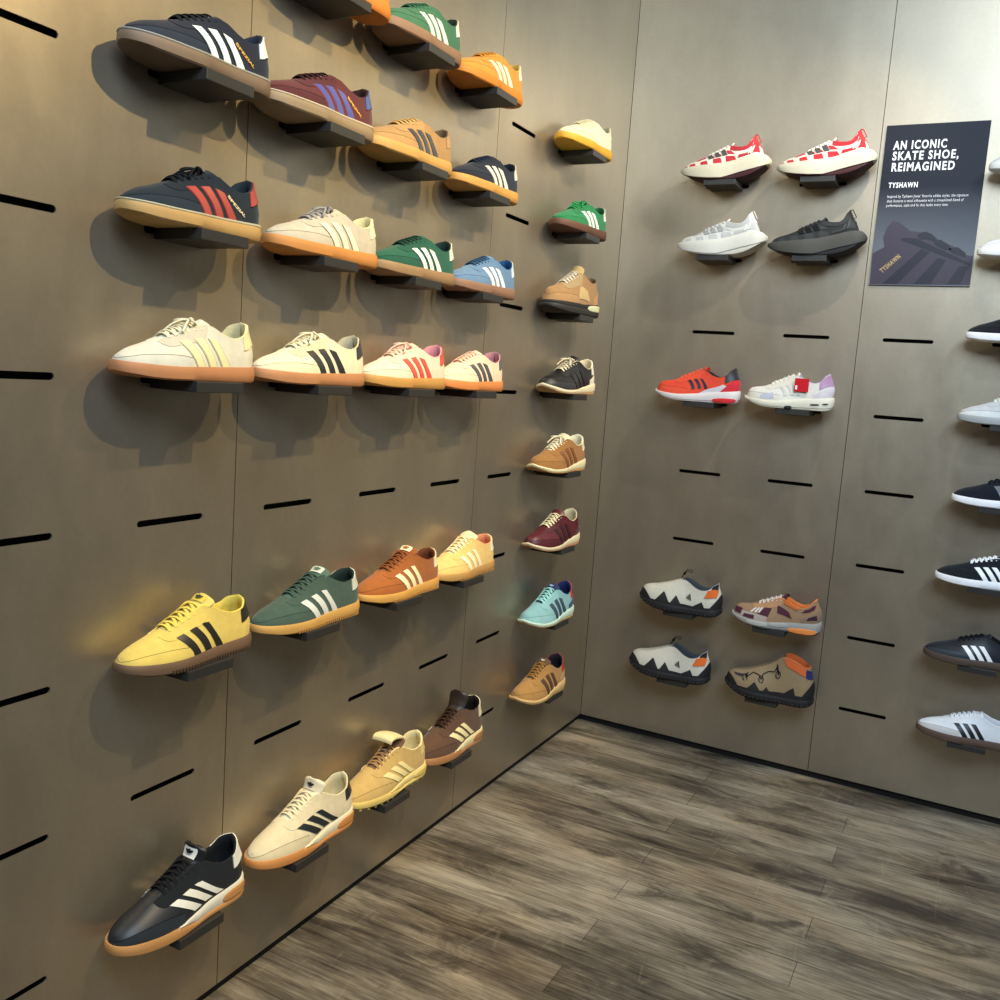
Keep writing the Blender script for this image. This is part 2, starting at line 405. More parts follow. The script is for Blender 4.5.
def make_shoe(name, sp):
    """sp: style + colours; returns the Empty at the shoe's base"""
    sh = Shoe(sp['st'], sp.get('ls', 1)); d = sh.d
    root = empty(name, (0, 0, 0))
    um = mat(sp['up'], sp.get('mat', 'suede')); ov = sp.get('ov', sp['up']); om = mat(ov, sp.get('omat', sp.get('mat', 'suede')))
    sh.upper().build('upper', um, root, 50)
    sh.lining().build('lining', mat(sp.get('lin', '#2a2a2c'), 'knit'), root, 60)
    for nm, f0, f1, out in d['sole']:
        key = {'outsole': 'so', 'midsole': 'mid'}[nm]
        sh.solelayer(f0, f1, out).build(nm, mat(sp.get(key, '#b98a55'), 'rubber' if nm == 'outsole' else 'foam'), root, 35)
    if sp.get('welt'):
        sh.solelayer(.88, 1.03, d['sole'][-1][3]+.0006, .0004, .0004).build('welt', mat(sp['welt'], 'rubber'), root, 35)
    # overlays
    if sp.get('toe', 1) and not d.get('closed'):
        tc = sp.get('toec', ov)
        th = d['throat']
        def fn(a, b):
            q = -s2t(.42) + 2*s2t(.42)*a; s_ = t2s(abs(q)); vt = .56 - .30*(s_/.42)**1.5
            return q, .0 + vt*b
        dk = lambda h: '#%02x%02x%02x' % tuple(int(int((h.lstrip('#')*2)[:6] if len(h) == 4 else h.lstrip('#'), 16) >> k & 255) * 62 // 100 for k in (16, 8, 0))
        mb = MB(); path = []
        for k in range(61):
            q, v = fn(k/60, 1); path.append(sh.W(q, v) + sh.N(q, v)*.0007)
        mb.tube(path, .00055, 5); mb.build('toe_seam', mat(dk(ov), 'lace'), root, 50)
        sh.patch(fn, 48, 5, .0008).build('toe_guard', mat(tc, sp.get('omat', sp.get('mat', 'suede'))), root, 50)
    if not d.get('closed') and sp.get('eye', 1):
        ec = mat(sp.get('eyec', ov), sp.get('omat', sp.get('mat', 'suede')))
        for sg in (-1, 1):
            def fn(a, b):
                s_ = d['throat']-.045 + (d['ttop']+.02-d['throat']+.045)*a
                lo = .60 + .04*a
                if a < .25: lo = lo + (1-lo)*(1-math.sqrt(max(0, 1-(1-a/.25)**2)))
                if a > .8: lo += .25*((a-.8)/.2)**2
                v = min(lo, .98) + (1-min(lo, .98))*b
                return (s2t(s_) if sg < 0 else -s2t(s_)), v
            sh.patch(fn, 30, 4, .0010).build('eyestay', ec, root, 50)
        if sp.get('eyelet'):
            mb = MB(); n = d['rows']
            for i in range(n):
                s_ = d['throat']+.03 + (d['ttop']-.045-d['throat'])*i/(n-1); q = s2t(s_); p = sh.W(q, .84)+sh.N(q, .84)*.0022; mb.tube([p, p+sh.N(q, .84)*.0008], .0022, 8)
            mb.build('eyelets', mat(sp['eyelet'], 'rubber'), root, 40)
    # heel counter + tab
    if sp.get('hc'):
        q0 = s2t(.80)
        def fn(a, b):
            q = q0 + (2-2*q0)*a; e = abs(2*a-1)
            return q, .02 + (.62 - .30*e*e)*b
        sh.patch(fn, 26, 6, .0012).build('heel_counter', mat(sp['hc'], sp.get('omat', 'suede')), root, 50)
    if sp.get('tab'):
        q0 = s2t(sp.get('tabs', .86))
        def fn(a, b):
            q = q0 + (2-2*q0)*a; e = abs(2*a-1)
            return q, .56 + .06*e + (.44 - .06*e)*b
        o = sh.patch(fn, 22, 5, .0018).build('heel_tab', mat(sp['tab'], sp.get('tmat', 'leather')), root, 50)
    # stripes
    if sp.get('stripe'):
        sm = mat(sp['stripe'], sp.get('smat', 'leather')); P = sp.get('sp', dict(b=.455, t=.365, step=.108, w=.060, v0=.04, v1=.72, bow=.003))
        for sg in (-1, 1):
            for k in range(3):
                b0 = P['b']+P['step']*k; t0 = P['t']+P['step']*k*P.get('fan', 1)
                if sp.get('edge'):
                    e = .008; sh.quad([(b0-e, P['v0']), (b0+P['w']+e, P['v0']), (t0+P['w']+e, P['v1']), (t0-e, P['v1'])], sg, 8, .0011, P.get('bow', .008)).build('stripe_edge', mat(sp['edge'], 'suede'), root, 50)
                sh.quad([(b0, P['v0']), (b0+P['w'], P['v0']), (t0+P['w'], P['v1']), (t0, P['v1'])], sg, 8, .0018, P.get('bow', .008)).build('stripe', sm, root, 50)
    for nm, colr, mk, pts in sp.get('quads', ()):
        for sg in (-1, 1) if sp.get('qboth') else (-1,):
            sh.quad(pts, sg, 10, .0014 if nm == 'panel' else .0032 if nm.startswith('heel') else .0024, 0).build(nm, mat(colr, mk), root, 50)
    for nm, colr, mk, a in sp.get('inset', ()):
        for sg in (-1, 1): sh.spatch(*a, sg).build(nm, mat(colr, mk), root, 40)
    # tongue and laces
    if not d.get('closed'):
        tg = sh.tongue().build('tongue', mat(sp.get('ton', sp['up']), sp.get('tomat', sp.get('mat', 'suede'))), root, 50)
        if sp.get('mark'):
            mk, bg = sp['mark']; LA0 = d.get('tk', .74) + .05; a0 = (LA0 + .945)/2 + .01
            if bg:
                mbl = MB(); mbl.grid([sh.tpt(LA0 + (.945-LA0)*i/8, -.60 + 1.2*j/8, .0034) for i in range(9) for j in range(9)], 9, 9)
                mbl.build('tongue_label', mat(bg, 'print'), tg, 0)
            P = trefoil((0, 0), 1)
            P = [[(x*.40, a0 + y*(.945-LA0)*.40) for x, y in p] for p in P]
            tongue_poly(sh, P, .0042).build('trefoil_mark', mat(mk, 'print'), tg, 0)
        if sp.get('bow') == 'none_laces': pass
        else: sh.laces(sp.get('bow', False)).build('laces', mat(sp.get('lace', sp['up']), 'lace'), root, 60)
    if d.get('pull'):
        p = sh.W(1, .98); q = sh.W(1, .75)
        MBp = MB(); MBp.tube([q+Vector((.001, 0, 0)), q+Vector((.006, 0, .004)), p+Vector((.005, 0, .004)), p+Vector((-.002, 0, .002))], .003, 6, .0015)
        MBp.build('pull_tab', mat(sp.get('tab', sp['up']), 'knit'), root, 50)
    if d.get('teeth'):
        for sg in (-1, 1):
            mb = MB()
            for k in range(30):
                s_ = .26 + .0235*k
                if s_ > .93: break
                w = sh.w*sh.f['out'](s_) + .004; x = (s_-.5)*sh.L
                mb.box(x-.0014, x+.0014, sg*w-.0022, sg*w+.0010, .0005, .0062)
            mb.build('tread', mat(sp.get('tooth', sp['so']), 'rubber'), root, 0)
    if d.get('pod') and sp['so'] != sp.get('mid'):
        for sg in (-1, 1): sh.spatch(.74, .97, .30, .84, sg, 14, .0015).build('heel_pod', mat(sp['so'], 'rubber'), root, 40)
    if d.get('studs'):
        for s_ in [.08, .15, .22, .29, .36, .43, .66, .74, .82, .9, .96]:
            w = sh.w*sh.f['out'](s_)
            for fr in (-.92, -.3, .3, .92):
                mb = MB(); c = Vector(((s_-.5)*sh.L, w*fr, sh.f['zb'](s_)+.001))
                mb.tube([c, c+Vector((0, 0, -.0065))], .0036, 7); mb.build('stud', mat(sp['so'], 'rubber'), root, 40)
    if d.get('lugs'):
        for sg in (-1, 1):
            mb = MB()
            for k in range(20):
                s_ = .04 + .048*k
                w = sh.w*sh.f['out'](s_) + .004; x = (s_-.5)*sh.L*1.02; z = sh.f['zb'](s_)
                mb.tube([(x, sg*(w-.010), z+.0055), (x, sg*(w+.0012), z+.0060), (x, sg*(w+.0024), z+.0085)], .0046, 8, .0052)
            mb.build('lugs', mat(sp['so'], 'rubber'), root, 40)
    if d.get('rand'):
        pk = sp.get('peaks', [(.33, .56, 4.4, 5.5), (.485, .42, 5, 5), (.80, .46, 3.2, 9)])
        def top(s_):
            v = .13
            if s_ < .16: v = max(v, .80 - 4.6*max(0, s_-.02))
            for c, h, sl, sr in pk: v = max(v, h - (c-s_)*sl if s_ < c else h - (s_-c)*sr)
            if s_ > .90: v = max(v, .13 + (s_-.90)*5)
            return v
        for sg in (-1, 1):
            def fn(a, b):
                s_ = a; return (s2t(s_) if sg < 0 else -s2t(s_)), top(s_)*b
            sh.patch(fn, 110, 4, .0026).build('rubber_rand', mat(sp['so'], 'rubber'), root, 40)
        # collar lining band, heel patch
    if sp.get('toggle'):
        mb = MB(); cl = d['closed']; c = Vector(((cl-.5)*sh.L - .006, 0, sh.f['zr'](cl)+.002))
        for sg in (-1, 1):
            mb.tube([c + Vector((-.010*0, sg*.012, -.002)), c+Vector((0, sg*.004, .005)), c+Vector((.004, sg*.002, .012)), c+Vector((.012, sg*.005, .026+.004*sg)), c+Vector((.024+.006*sg, sg*.009, .028)), c+Vector((.030, sg*.004, .022))], .0013, 6)
        mb.tube([c+Vector((.004, 0, .012)), c+Vector((.009, 0, .021))], .004, 8)
        mb.build('toggle_cord', mat('#17171a', 'lace'), root, 50)
    if sp.get('cordside'):
        mb = MB(); pts = []
        for k, (s_, v) in enumerate([(.235, .62), (.27, .80), (.25, .55), (.33, .78), (.40, .66), (.43, .50), (.44, .68), (.50, .76), (.57, .72), (.60, .86), (.62, .62), (.60, .74), (.59, .97)]):
            q = s2t(s_); pts.append(sh.W(q, v)+sh.N(q, v)*.0025)
        sm = []
        for i in range(len(pts)-1):
            for u in (0, .33, .66): sm.append(pts[i]*(1-u)+pts[i+1]*u)
        mb.tube(sm, .0014, 6)
        for s_, v in ((.245, .55), (.43, .50), (.615, .62)):
            q = s2t(s_); p = sh.W(q, v)+sh.N(q, v)*.002
            loop = [p + Vector((.007*math.cos(u), 0, .012*math.sin(u) )) for u in [2*PI*k/10 for k in range(11)]]
            loop = [Vector((a.x, a.y, a.z)) + sh.N(q, v)*.0015 for a in loop]; mb.tube(loop, .0014, 6)
        mb.build('cord', mat('#1a1820', 'lace'), root, 50)
    if sp.get('barlogo'):
        for k, (x0, h) in enumerate(((.0, .10), (.022, .19), (.044, .28))):
            s_ = .60 + x0
            sh.quad([(s_+.012, .38), (s_+.028, .38), (s_+.028-.02*h/.28*1.0, .38+h), (s_+.012-.02*h/.28, .38+h*.9)], -1, 4, .0018).build('bar_logo', mat(sp['barlogo'], 'print'), root, 50)
    if sp.get('text'):
        t = sp['text']; side_text(sh, t[0], *t[1:6], 'side_lettering', mat(t[6], 'gold'), root)
    if sp.get('flap'):
        mb = MB(); T = []; B = []; c, hw = sh.tline(1.0); na = 10; nb = 8
        for i in range(na+1):
            for j in range(nb+1):
                u = i/na; b = -1+2*j/nb
                x = c.x + .004 - .046*math.sin(u*PI*.5); z = c.z + .002 + .007*math.sin(PI*u*.9) - .006*u*u - .0035*b*b*(1-u*.5)
                p = Vector((x, b*.027, z)); T.append(p+Vector((0, 0, .0022))); B.append(p-Vector((0, 0, .0015)))
        mb.grid(T, na+1, nb+1); mb.grid(B, na+1, nb+1, flip=True)
        ring = [i*(nb+1) for i in range(na+1)] + [na*(nb+1)+j for j in range(1, nb+1)] + [i*(nb+1)+nb for i in range(na-1, -1, -1)] + [j for j in range(nb-1, 0, -1)]
        n = len(ring); mb.add([T[k] for k in ring]+[B[k] for k in ring], [(k, (k+1) % n, n+(k+1) % n, n+k) for k in range(n)])
        mb.build('tongue_flap', mat(sp['flap'], 'leather'), root, 50)
    if sp.get('tagcard'):
        p = sh.W(s2t(.60), .78); mb = MB(); mb.box(p.x-.006, p.x+.036, p.y-.0145, p.y-.0125, p.z-.026, p.z+.014)
        tg = mb.build('hang_tag', mat('#c8202c', 'gloss'), root, 0)
        mb = MB(); mb.box(p.x-.003, p.x+.003, p.y-.0150, p.y-.0145, p.z-.020, p.z-.008); mb.build('tag_print', mat('#f0e8e8', 'print'), tg, 0)
    return root

def make_shelf():
    r = empty('display_shelf', (0, 0, 0)); m = mat('#343331', 'metal')
    mb = MB(); mb.box(-.050, .050, -.101, .004, -.013, .004); o = mb.build('shelf_plate', m, r, 0)
    bv = o.modifiers.new('b', 'BEVEL'); bv.width = .0012; bv.segments = 2
    mb = MB(); mb.box(-.046, .046, -.001, .009, -.008, .0035); mb.build('mounting_tab', mat('#1b1b1b', 'metal'), r, 0)
    return r

# ------------------------------------------------------------------ the shoes
GUM, LGUM, DGUM = '#b27440', '#b8925a', '#6e5544'
SPZ = dict(st='terrace')
def S_(**k): return k
SH = {}
SH['C0'] = (S_(st='terrace', up='#d0761e', stripe='#2a2a2a', so='#b8702c', lin='#222'), 'dark-soled orange suede sneaker cut by the top edge of the photo', -0.004)
SH['D0'] = (S_(st='terrace', up='#38644c', stripe='#e8e2d0', tab='#e6e0d4', so='#7a6150', lin='#223328', lace='#2f5c45'), 'green suede sneaker with cream stripes and brown sole, in the topmost row', 0.018)
SH['E0'] = (S_(st='terrace', up='#c4883a', stripe='#f0e8c8', tab='#eee6cc', so='#c27a2c', lin='#caa050'), 'golden orange suede sneaker with cream stripes in the top row of the left wall', 0.0125)
SH['G0'] = (S_(st='terrace', up='#e2d8b0', ov='#d8cca0', stripe='#e9dfbc', tab='#e8e0c0', so='#d8a030', lin='#b8ac88', ton='#e2d8b0'), 'cream sneaker on a mustard yellow sole, topmost in the column beside the corner', 0.02)
SH['B1'] = (S_(st='terrace', up='#20242e', ov='#1d212b', toec='#272d38', stripe='#dfe4dc', tab='#dfe4dc', so='#6f5d4c', welt='#8c8a84', lin='#202838', lace='#14161c', edge='#1c2b2c', text=('SPEZIAL', .665, .70, .80, .22, .0062, '#d0a040')), 'navy suede sneaker with white stripes and brown sole, uppermost big shoe at left', 0.018)
SH['C1'] = (S_(st='terrace', up='#542a2c', ov='#4a2427', stripe='#444e90', tab='#44568c', so='#86745c', welt='#b0a590', lin='#2a1416', lace='#2c1518', edge='#8c4040', text=('SPEZIAL', .665, .70, .80, .22, .0062, '#d0a040')), 'maroon suede sneaker with blue stripes on the left wall', 0.03)
SH['D1'] = (S_(st='terrace', up='#97774e', ov='#9c7c54', stripe='#3c4048', tab='#a8825a', so='#b08a50', lin='#60503a', lace='#a88c5c'), 'tan suede sneaker with three dark grey stripes, between maroon and navy shoes', 0.035)
SH['E1'] = (S_(st='terrace', up='#222834', ov='#1f2430', stripe='#e4ddc8', tab='#ded6c4', so='#bd8c48', lin='#141a26', lace='#222a3c'), 'navy suede sneaker with short cream stripes and gum sole, below the golden orange shoe', 0)
SH['G1'] = (S_(st='terrace', up='#2b774a', ov='#287044', stripe='#f0ece0', tab='#f0e2d4', so='#5e3f30', lin='#1d5a35', lace='#2c8a50', bow=True), 'bright green suede sneaker with white stripes beside the corner', 0.012)
SH['B2'] = (S_(st='terrace', up='#1d252d', ov='#1a2027', toec='#232c34', stripe='#9c4038', tab='#9c4038', so='#b08d58', welt='#b2aa90', lin='#1f2a33', lace='#101318', bow=True, edge='#7a2c2c', text=('SPEZIAL', .665, .70, .80, .22, .0062, '#d8c8a0')), 'dark navy suede sneaker with brick red stripes and tan sole', 0.022)
SH['C2'] = (S_(st='terrace', bow=True, up='#b0a898', ov='#aca494', stripe='#e2dcb8', tab='#e2dab4', so='#b87c42', lin='#d8cc98', lace='#8d8a88', edge='#857c68'), 'light grey suede sneaker with cream stripes, right of the red striped navy shoe', -0.004)
SH['D2'] = (S_(st='terrace', up='#225444', ov='#1f4c3e', stripe='#e8e4d8', tab='#e4ddc8', so='#8a6f50', lin='#142a28', lace='#16362c', edge='#173a30'), 'dark green suede sneaker with three white stripes and brown sole', -0.006)
SH['E2'] = (S_(st='terrace', up='#5d7a9a', ov='#5b7898', stripe='#eceae0', tab='#c8d4dc', so='#846450', lin='#1f4a78', lace='#2c4868', ton='#6a86a4'), 'light blue suede sneaker with white stripes on the left wall', -0.02)
SH['G2'] = (S_(st='hiker', up='#98754e', ov='#9a8460', toec='#a07c54', so='#2a2826', mid='#2e2c2a', lin='#6c5a40', lace='#c8beb0', ton='#b09868', tomat='mesh', hc='#b08050',
     quads=[('panel', '#b8a070', 'mesh', [(.42, .20), (.72, .15), (.66, .55), (.50, .60)]),],
     inset=[('heel_wedge', '#c8c8a0', 'foam', (.64, .975, .42, .92))]), 'tan hiking sneaker with a tall tongue and chunky black sole', 0.03)
SH['B3'] = (S_(st='terrace', bow=True, up='#cfc8b4', ov='#c6bfac', toec='#c4c0b0', stripe='#ddd4a0', tab='#e0d8a4', so='#b07850', lin='#c8be94', lace='#d4ccae', edge='#aaa28c', eyec='#c0b7a2'), 'off-white suede sneaker with pale yellow stripes and gum sole', 0.026)
SH['C3'] = (S_(st='terrace', bow=True, up='#d8ceb0', ov='#d2c7a8', stripe='#2b2a2c', tab='#37383c', so='#b07a52', lin='#b4ac90', lace='#d8ceb0', eyec='#c9bd9c'), 'cream suede sneaker with black stripes between off-white and red striped shoes', 0.018)
SH['D3'] = (S_(st='terrace', bow=True, up='#e0c6b0', ov='#dcc0a8', stripe='#c8503c', tab='#c85040', so='#b88848', lin='#d08c94', lace='#e2bca8', eyec='#dcbca8', ton='#d8c4a0'), 'pale pink suede sneaker with red stripes', 0.006)
SH['E3'] = (S_(st='terrace', up='#e4c4a6', ov='#e4c2a4', stripe='#474a4e', tab='#55585c', so='#cc7f44', lin='#b88088', lace='#e6b8a0', eyec='#e2bca4'), 'pale peach suede sneaker with dark grey stripes, rightmost of its row before an empty slot', 0.01)
RET = dict(st='retro')
SH['G3'] = (S_(st='retro', up='#1e1d1f', mat='leather', ov='#242324', tab='#e8dcc8', hc='#d8ccb0', so='#b08a60', mid='#e0cfa8', lin='#d8c8a0', lace='#cfc4a4', bow=True, stripe='#141414', toec='#2b2a2c'), 'black retro sneaker with white heel tab and cream midsole', 0.01)
SH['G4'] = (S_(st='retro', up='#9a6c3c', ov='#966838', stripe='#7c4c28', tab='#e4d6b0', so='#b88a54', mid='#e0d2a4', lin='#e0d4b4', lace='#e0d4b4', bow=True, tomat='leather', ton='#d8caa4'), 'tan suede retro sneaker with cream laces above the maroon one', 0.035)
SH['G5'] = (S_(st='retro', up='#5a2028', mat='leather', ov='#4e1b24', stripe='#38141c', tab='#5a2028', so='#b8805a', mid='#dccca4', lin='#c8bc98', lace='#dcd0a8', hc='#4c1a24', bow=False, text=('SL', .90, .35, .94, .35, .008, '#e8e0d0')), 'burgundy leather retro sneaker with cream laces', 0.03)
SH['G6'] = (S_(st='retro', up='#86b2b2', ov='#8cb8b6', stripe='#3e4a5c', tab='#c83a34', hc='#2c4c6c', so='#b8985c', mid='#c8dcc8', lin='#1f2858', lace='#9cd4cc', ton='#303c5c', mark=('#b8c8d8', None)), 'aqua suede retro sneaker with navy stripes and a red heel tab', 0.025)
SH['G7'] = (S_(st='retro', up='#ac8048', ov='#a97e48', stripe='#5a4034', tab='#b83a2c', hc='#b8925c', so='#a88850', mid='#d8b478', lin='#201c28', lace='#9c7038', ton='#6c5038', mark=('#e8dcc0', None)), 'ochre suede retro sneaker with brown stripes and red heel tab, lowest beside the corner', 0.045)
BS = dict(b=.435, t=.33, step=.100, w=.054, v0=.03, v1=.66, bow=.003)
SH['B5'] = (S_(st='bermuda', up='#d6bc62', ov='#d6bc62', stripe='#26241f', tab='#2c2b26', so='#6c5440', tooth='#4c3a2a', lin='#d4c058', lace='#dcc45c', ton='#d6be66', mark=('#2a2a22', '#d4bc50'), sp=BS), 'yellow suede sneaker with black stripes', 0.008)
SH['C5'] = (S_(st='bermuda', up='#40534a', ov='#3f5148', stripe='#c8ccc8', tab='#c8ccc0', so='#c09450', tooth='#a87c40', lin='#22302c', lace='#3c5048', ton='#4e6658', mark=('#4e6658', '#c8ccc0'), sp=BS), 'sage green suede sneaker with pale grey stripes, right of the yellow one', -0.006)
SH['D5'] = (S_(st='bermuda', up='#98592c', ov='#96562a', stripe='#e8dcb0', tab='#e6dcb4', so='#c8964c', tooth='#b48240', lin='#6c3a24', lace='#7c4826', ton='#8c5028', mark=('#98592c', '#e8dcb8'), sp=BS), 'rust brown suede sneaker with cream stripes and gum sole', -0.022)
SH['E5'] = (S_(st='bermuda', up='#dcb870', ov='#dcb76e', stripe='#f0e4b8', tab='#f0e8c4', so='#b88c50', tooth='#a87c44', lin='#d88c60', lace='#f0dcae', ton='#e8d4a0', sp=BS), 'pale apricot suede sneaker with cream stripes, at the far right of the yellow shoe row', -0.012)
IS = dict(b=.50, t=.335, step=.098, w=.062, v0=.12, v1=.62, bow=0)
SH['B7'] = (S_(st='indoor', up='#23262b', mat='leather', ov='#1d2025', toec='#272c32', omat='suede', stripe='#e6e3d6', tab='#e6e3d6', so='#c08a52', mid='#dcd6c4', lin='#1c1e22', lace='#141518', ton='#1a1b1e', tomat='leather', eyec='#1d2024', mark=('#1a1b1e', '#e4e2dc'), sp=IS,
     sideband=True), 'black suede indoor sneaker with white stripes, lowest at the left', 0.008)
SH['C7'] = (S_(st='indoor', up='#d6c8a6', ov='#cabd9c', toec='#cdbf9c', stripe='#22282a', tab='#2a2c2c', so='#c8874a', mid='#e0d6b8', lin='#d8cca4', lace='#dccfae', ton='#e0d6b8', tomat='leather', eyec='#d4c6a4', mark=('#2a2a2a', '#dad0b4'), sp=IS, sideband=True), 'cream suede indoor sneaker with black stripes and gum sole, in the bottom row', -0.022)
SH['D7'] = (S_(st='turf', up='#c0a062', ov='#be9d60', stripe='#e8d898', tab='#dcc480', so='#d8bc6c', mid='#e0ca84', lin='#e0d09c', lace='#9c7850', ton='#7c5c44', flap='#e4d4a0', sp=IS, bow=False), 'sand yellow studded turf shoe with a folded-over cream tongue', -0.014)
SH['E7'] = (S_(st='hightop', up='#5c4334', ov='#573f31', stripe='#e8dca4', tab='#e4d8b0', so='#a8764c', mid='#e0d0a0', lin='#1e1714', lace='#38241a', ton='#2a1e18', tomat='leather', sp=IS), 'dark brown suede sneaker with tall dark tongue and cream stripes', -0.01)
def pr_quads(base, tri, body):
    q = []
    for k in ([(.012, .02), (.07, .0), (.065, .38), (.02, .42)], [(.11, .02), (.19, .02), (.165, .46), (.10, .48)], [(.25, .02), (.34, .02), (.31, .38), (.235, .40)],
              [(.40, .02), (.50, .02), (.47, .36), (.385, .38)], [(.545, .02), (.67, .06), (.63, .38), (.525, .38)], [(.68, .16), (.86, .16), (.84, .40), (.70, .42)],
              [(.545, .50), (.64, .52), (.58, .70), (.52, .74)], [(.56, .76), (.90, .72), (.95, .99), (.56, .99)], [(.885, .20), (.965, .18), (.975, .985), (.90, .70)],
              [(.20, .66), (.29, .66), (.27, .84), (.17, .80)], [(.37, .46), (.40, .44), (.385, .60), (.36, .66)], [(.455, .46), (.48, .44), (.46, .60), (.44, .66)]):
        q.append(('panel', base, 'mesh', k))
    for k in range(3):
        s0 = .31 + .078*k; q.append(('stripe', tri, 'gloss', [(s0+.025, .44), (s0+.078, .44), (s0+.035, .84), (s0-.012, .84)]))
    for k in range(2):
        s0 = .84 + .045*k; q.append(('heel_bar', body, 'knit', [(s0-.02, .24), (s0-.003, .24), (s0+.045, .62), (s0+.024, .62)]))
    return q
SH['H0'] = (S_(st='puffrun', up='#e6dcc8', mat='knit', so='#3c1418', mid='#d2c9ae', lin='#c83c38', tab='#c83434', tabs=.93, lace='#e6dcc8', ton='#e6dcc8', toe=0, eye=0, quads=pr_quads('#b8343a', '#55504e', '#e6dcc8')), 'red and cream running shoe with thick cream midsole, farther from the sign', .004)
SH['I0'] = (S_(st='puffrun', up='#d6cdbe', mat='knit', so='#3c1418', mid='#d0c8b0', lin='#c83c38', tab='#c83434', tabs=.93, lace='#e8dfd0', ton='#e8dfd0', toe=0, eye=0, quads=pr_quads('#bb3038', '#55504e', '#e6dcc8')), 'red and cream running shoe with thick cream midsole, nearest to the dark sign', .013)
SH['H1'] = (S_(st='puffrun', up='#c9c8c0', mat='knit', so='#c0bcae', mid='#d0cdc0', lin='#c8c5ba', tab='#dcdace', tabs=.93, lace='#b8b8b4', ton='#dedccf', toe=0, eye=0, quads=pr_quads('#b2b2ae', '#9a9a98', '#dcdbd2')), 'white and silver running shoe with thick white midsole', .014)
SH['I1'] = (S_(st='puffrun', up='#2c2d2e', mat='mesh', so='#141415', mid='#484742', lin='#232425', tab='#202122', tabs=.93, lace='#2c2d2e', ton='#2a2b2c', toe=0, eye=0, quads=pr_quads('#363839', '#1c1d1e', '#4c4c4c')), 'black running shoe with a dark grey rocker midsole', .010)
SH['H3'] = (S_(st='runner', up='#d84a34', mat='mesh', ov='#dc5038', stripe='#2c2630', so='#c8b8b4', mid='#d8d0cc', lin='#23252a', tab='#2c2c30', lace='#e05a40', ton='#d8482c', sp=dict(b=.47, t=.40, step=.075, w=.038, v0=.22, v1=.66),
     hc='#c83038', inset=[('midsole_inset', '#c8282c', 'foam', (.72, .975, .06, .46))], quads=[('side_panel', '#c8c4c8', 'leather', [(.55, .02), (.80, .02), (.88, .40), (.84, .55)])]), 'neon red running shoe with dark stripes on the right wall', -.017)
SH['I3'] = (S_(st='runner', up='#d8d4c8', mat='mesh', ov='#d4cfc0', stripe='#c8c4b8', so='#c8c0a8', mid='#dad4c0', lin='#b8a8b8', tab='#a884a4', lace='#d8d4c4', ton='#dcd8cc', hc='#ccc4c8', tagcard=True, sp=dict(b=.47, t=.40, step=.075, w=.038, v0=.22, v1=.66),
     quads=[('panel', '#b4b6c4', 'mesh', [(.18, .15), (.36, .12), (.34, .42), (.20, .40)])], inset=[('midsole_inset', '#3a3836', 'rubber', (.76, .86, .44, .58)), ('midsole_inset', '#3a3836', 'rubber', (.89, .95, .50, .62)), ('shank_gap', '#1c1b1a', 'rubber', (.49, .57, .0, .38))]), 'chunky off-white running shoe with a square red tag', -.021)
CQ = [('heel_patch', '#d4682c', 'knit', [(.82, .70), (.955, .55), (.985, .80), (.86, .98)]), ('collar_patch', '#232328', 'knit', [(.90, .86), (.985, .82), (.995, .99), (.91, .99)])]
SH['H6'] = (S_(st='clog', up='#c8c4b4', mat='leather', so='#1e1e20', lin='#44484e', toggle=True, barlogo='#4c4c48', quads=CQ), 'pale grey slip-on trail shoe with jagged black rubber, above its twin', -.006)
SH['H7'] = (S_(st='clog', up='#c6c2b4', mat='leather', so='#1e1e20', lin='#44484e', toggle=True, barlogo='#4c4c48', quads=CQ), 'pale grey slip-on trail shoe with jagged black rubber, the lower of two nearest the floor', -.022)
SH['I6'] = (S_(st='runner', up='#96785c', mat='mesh', ov='#9a7c5e', toec='#a89a90', so='#4c4642', mid='#9a9892', lin='#d8783c', lace='#c8bcb4', ton='#4a2c38', hc='#86705a', eyec='#b08560', tipz=1,
     quads=[('panel', '#4c2836', 'mesh', [(.015, .28), (.10, .20), (.12, .62), (.03, .80)]), ('panel', '#4c2836', 'mesh', [(.13, .12), (.27, .10), (.27, .30), (.15, .34)]), ('panel', '#4c2836', 'mesh', [(.31, .36), (.43, .24), (.46, .60), (.38, .66)]),
            ('panel', '#4c2836', 'mesh', [(.53, .40), (.70, .26), (.66, .58), (.52, .72)]), ('panel', '#3c2430', 'mesh', [(.86, .20), (.97, .16), (.96, .42), (.88, .40)]),
            ('side_bar', '#d8d0cc', 'gloss', [(.215, .46), (.235, .44), (.285, .64), (.265, .68)]), ('side_bar', '#d8d0cc', 'gloss', [(.265, .44), (.285, .42), (.325, .64), (.305, .68)]), ('side_bar', '#d8d0cc', 'gloss', [(.31, .44), (.33, .42), (.36, .64), (.34, .68)]),
            ('collar_patch', '#cc6c34', 'knit', [(.60, .84), (.76, .88), (.76, .995), (.58, .995)]), ('panel', '#4c2836', 'mesh', [(.80, .78), (.94, .70), (.97, .86), (.84, .92)])],
     inset=[('heel_pod', '#e88a44', 'foam', (.66, .965, .08, .56)), ('forefoot_pod', '#b4b2ac', 'foam', (.20, .44, .30, .98)), ('midfoot_pod', '#a8a6a2', 'foam', (.46, .66, .45, .98))]), 'brown and plum running shoe with an orange heel pod', .013)
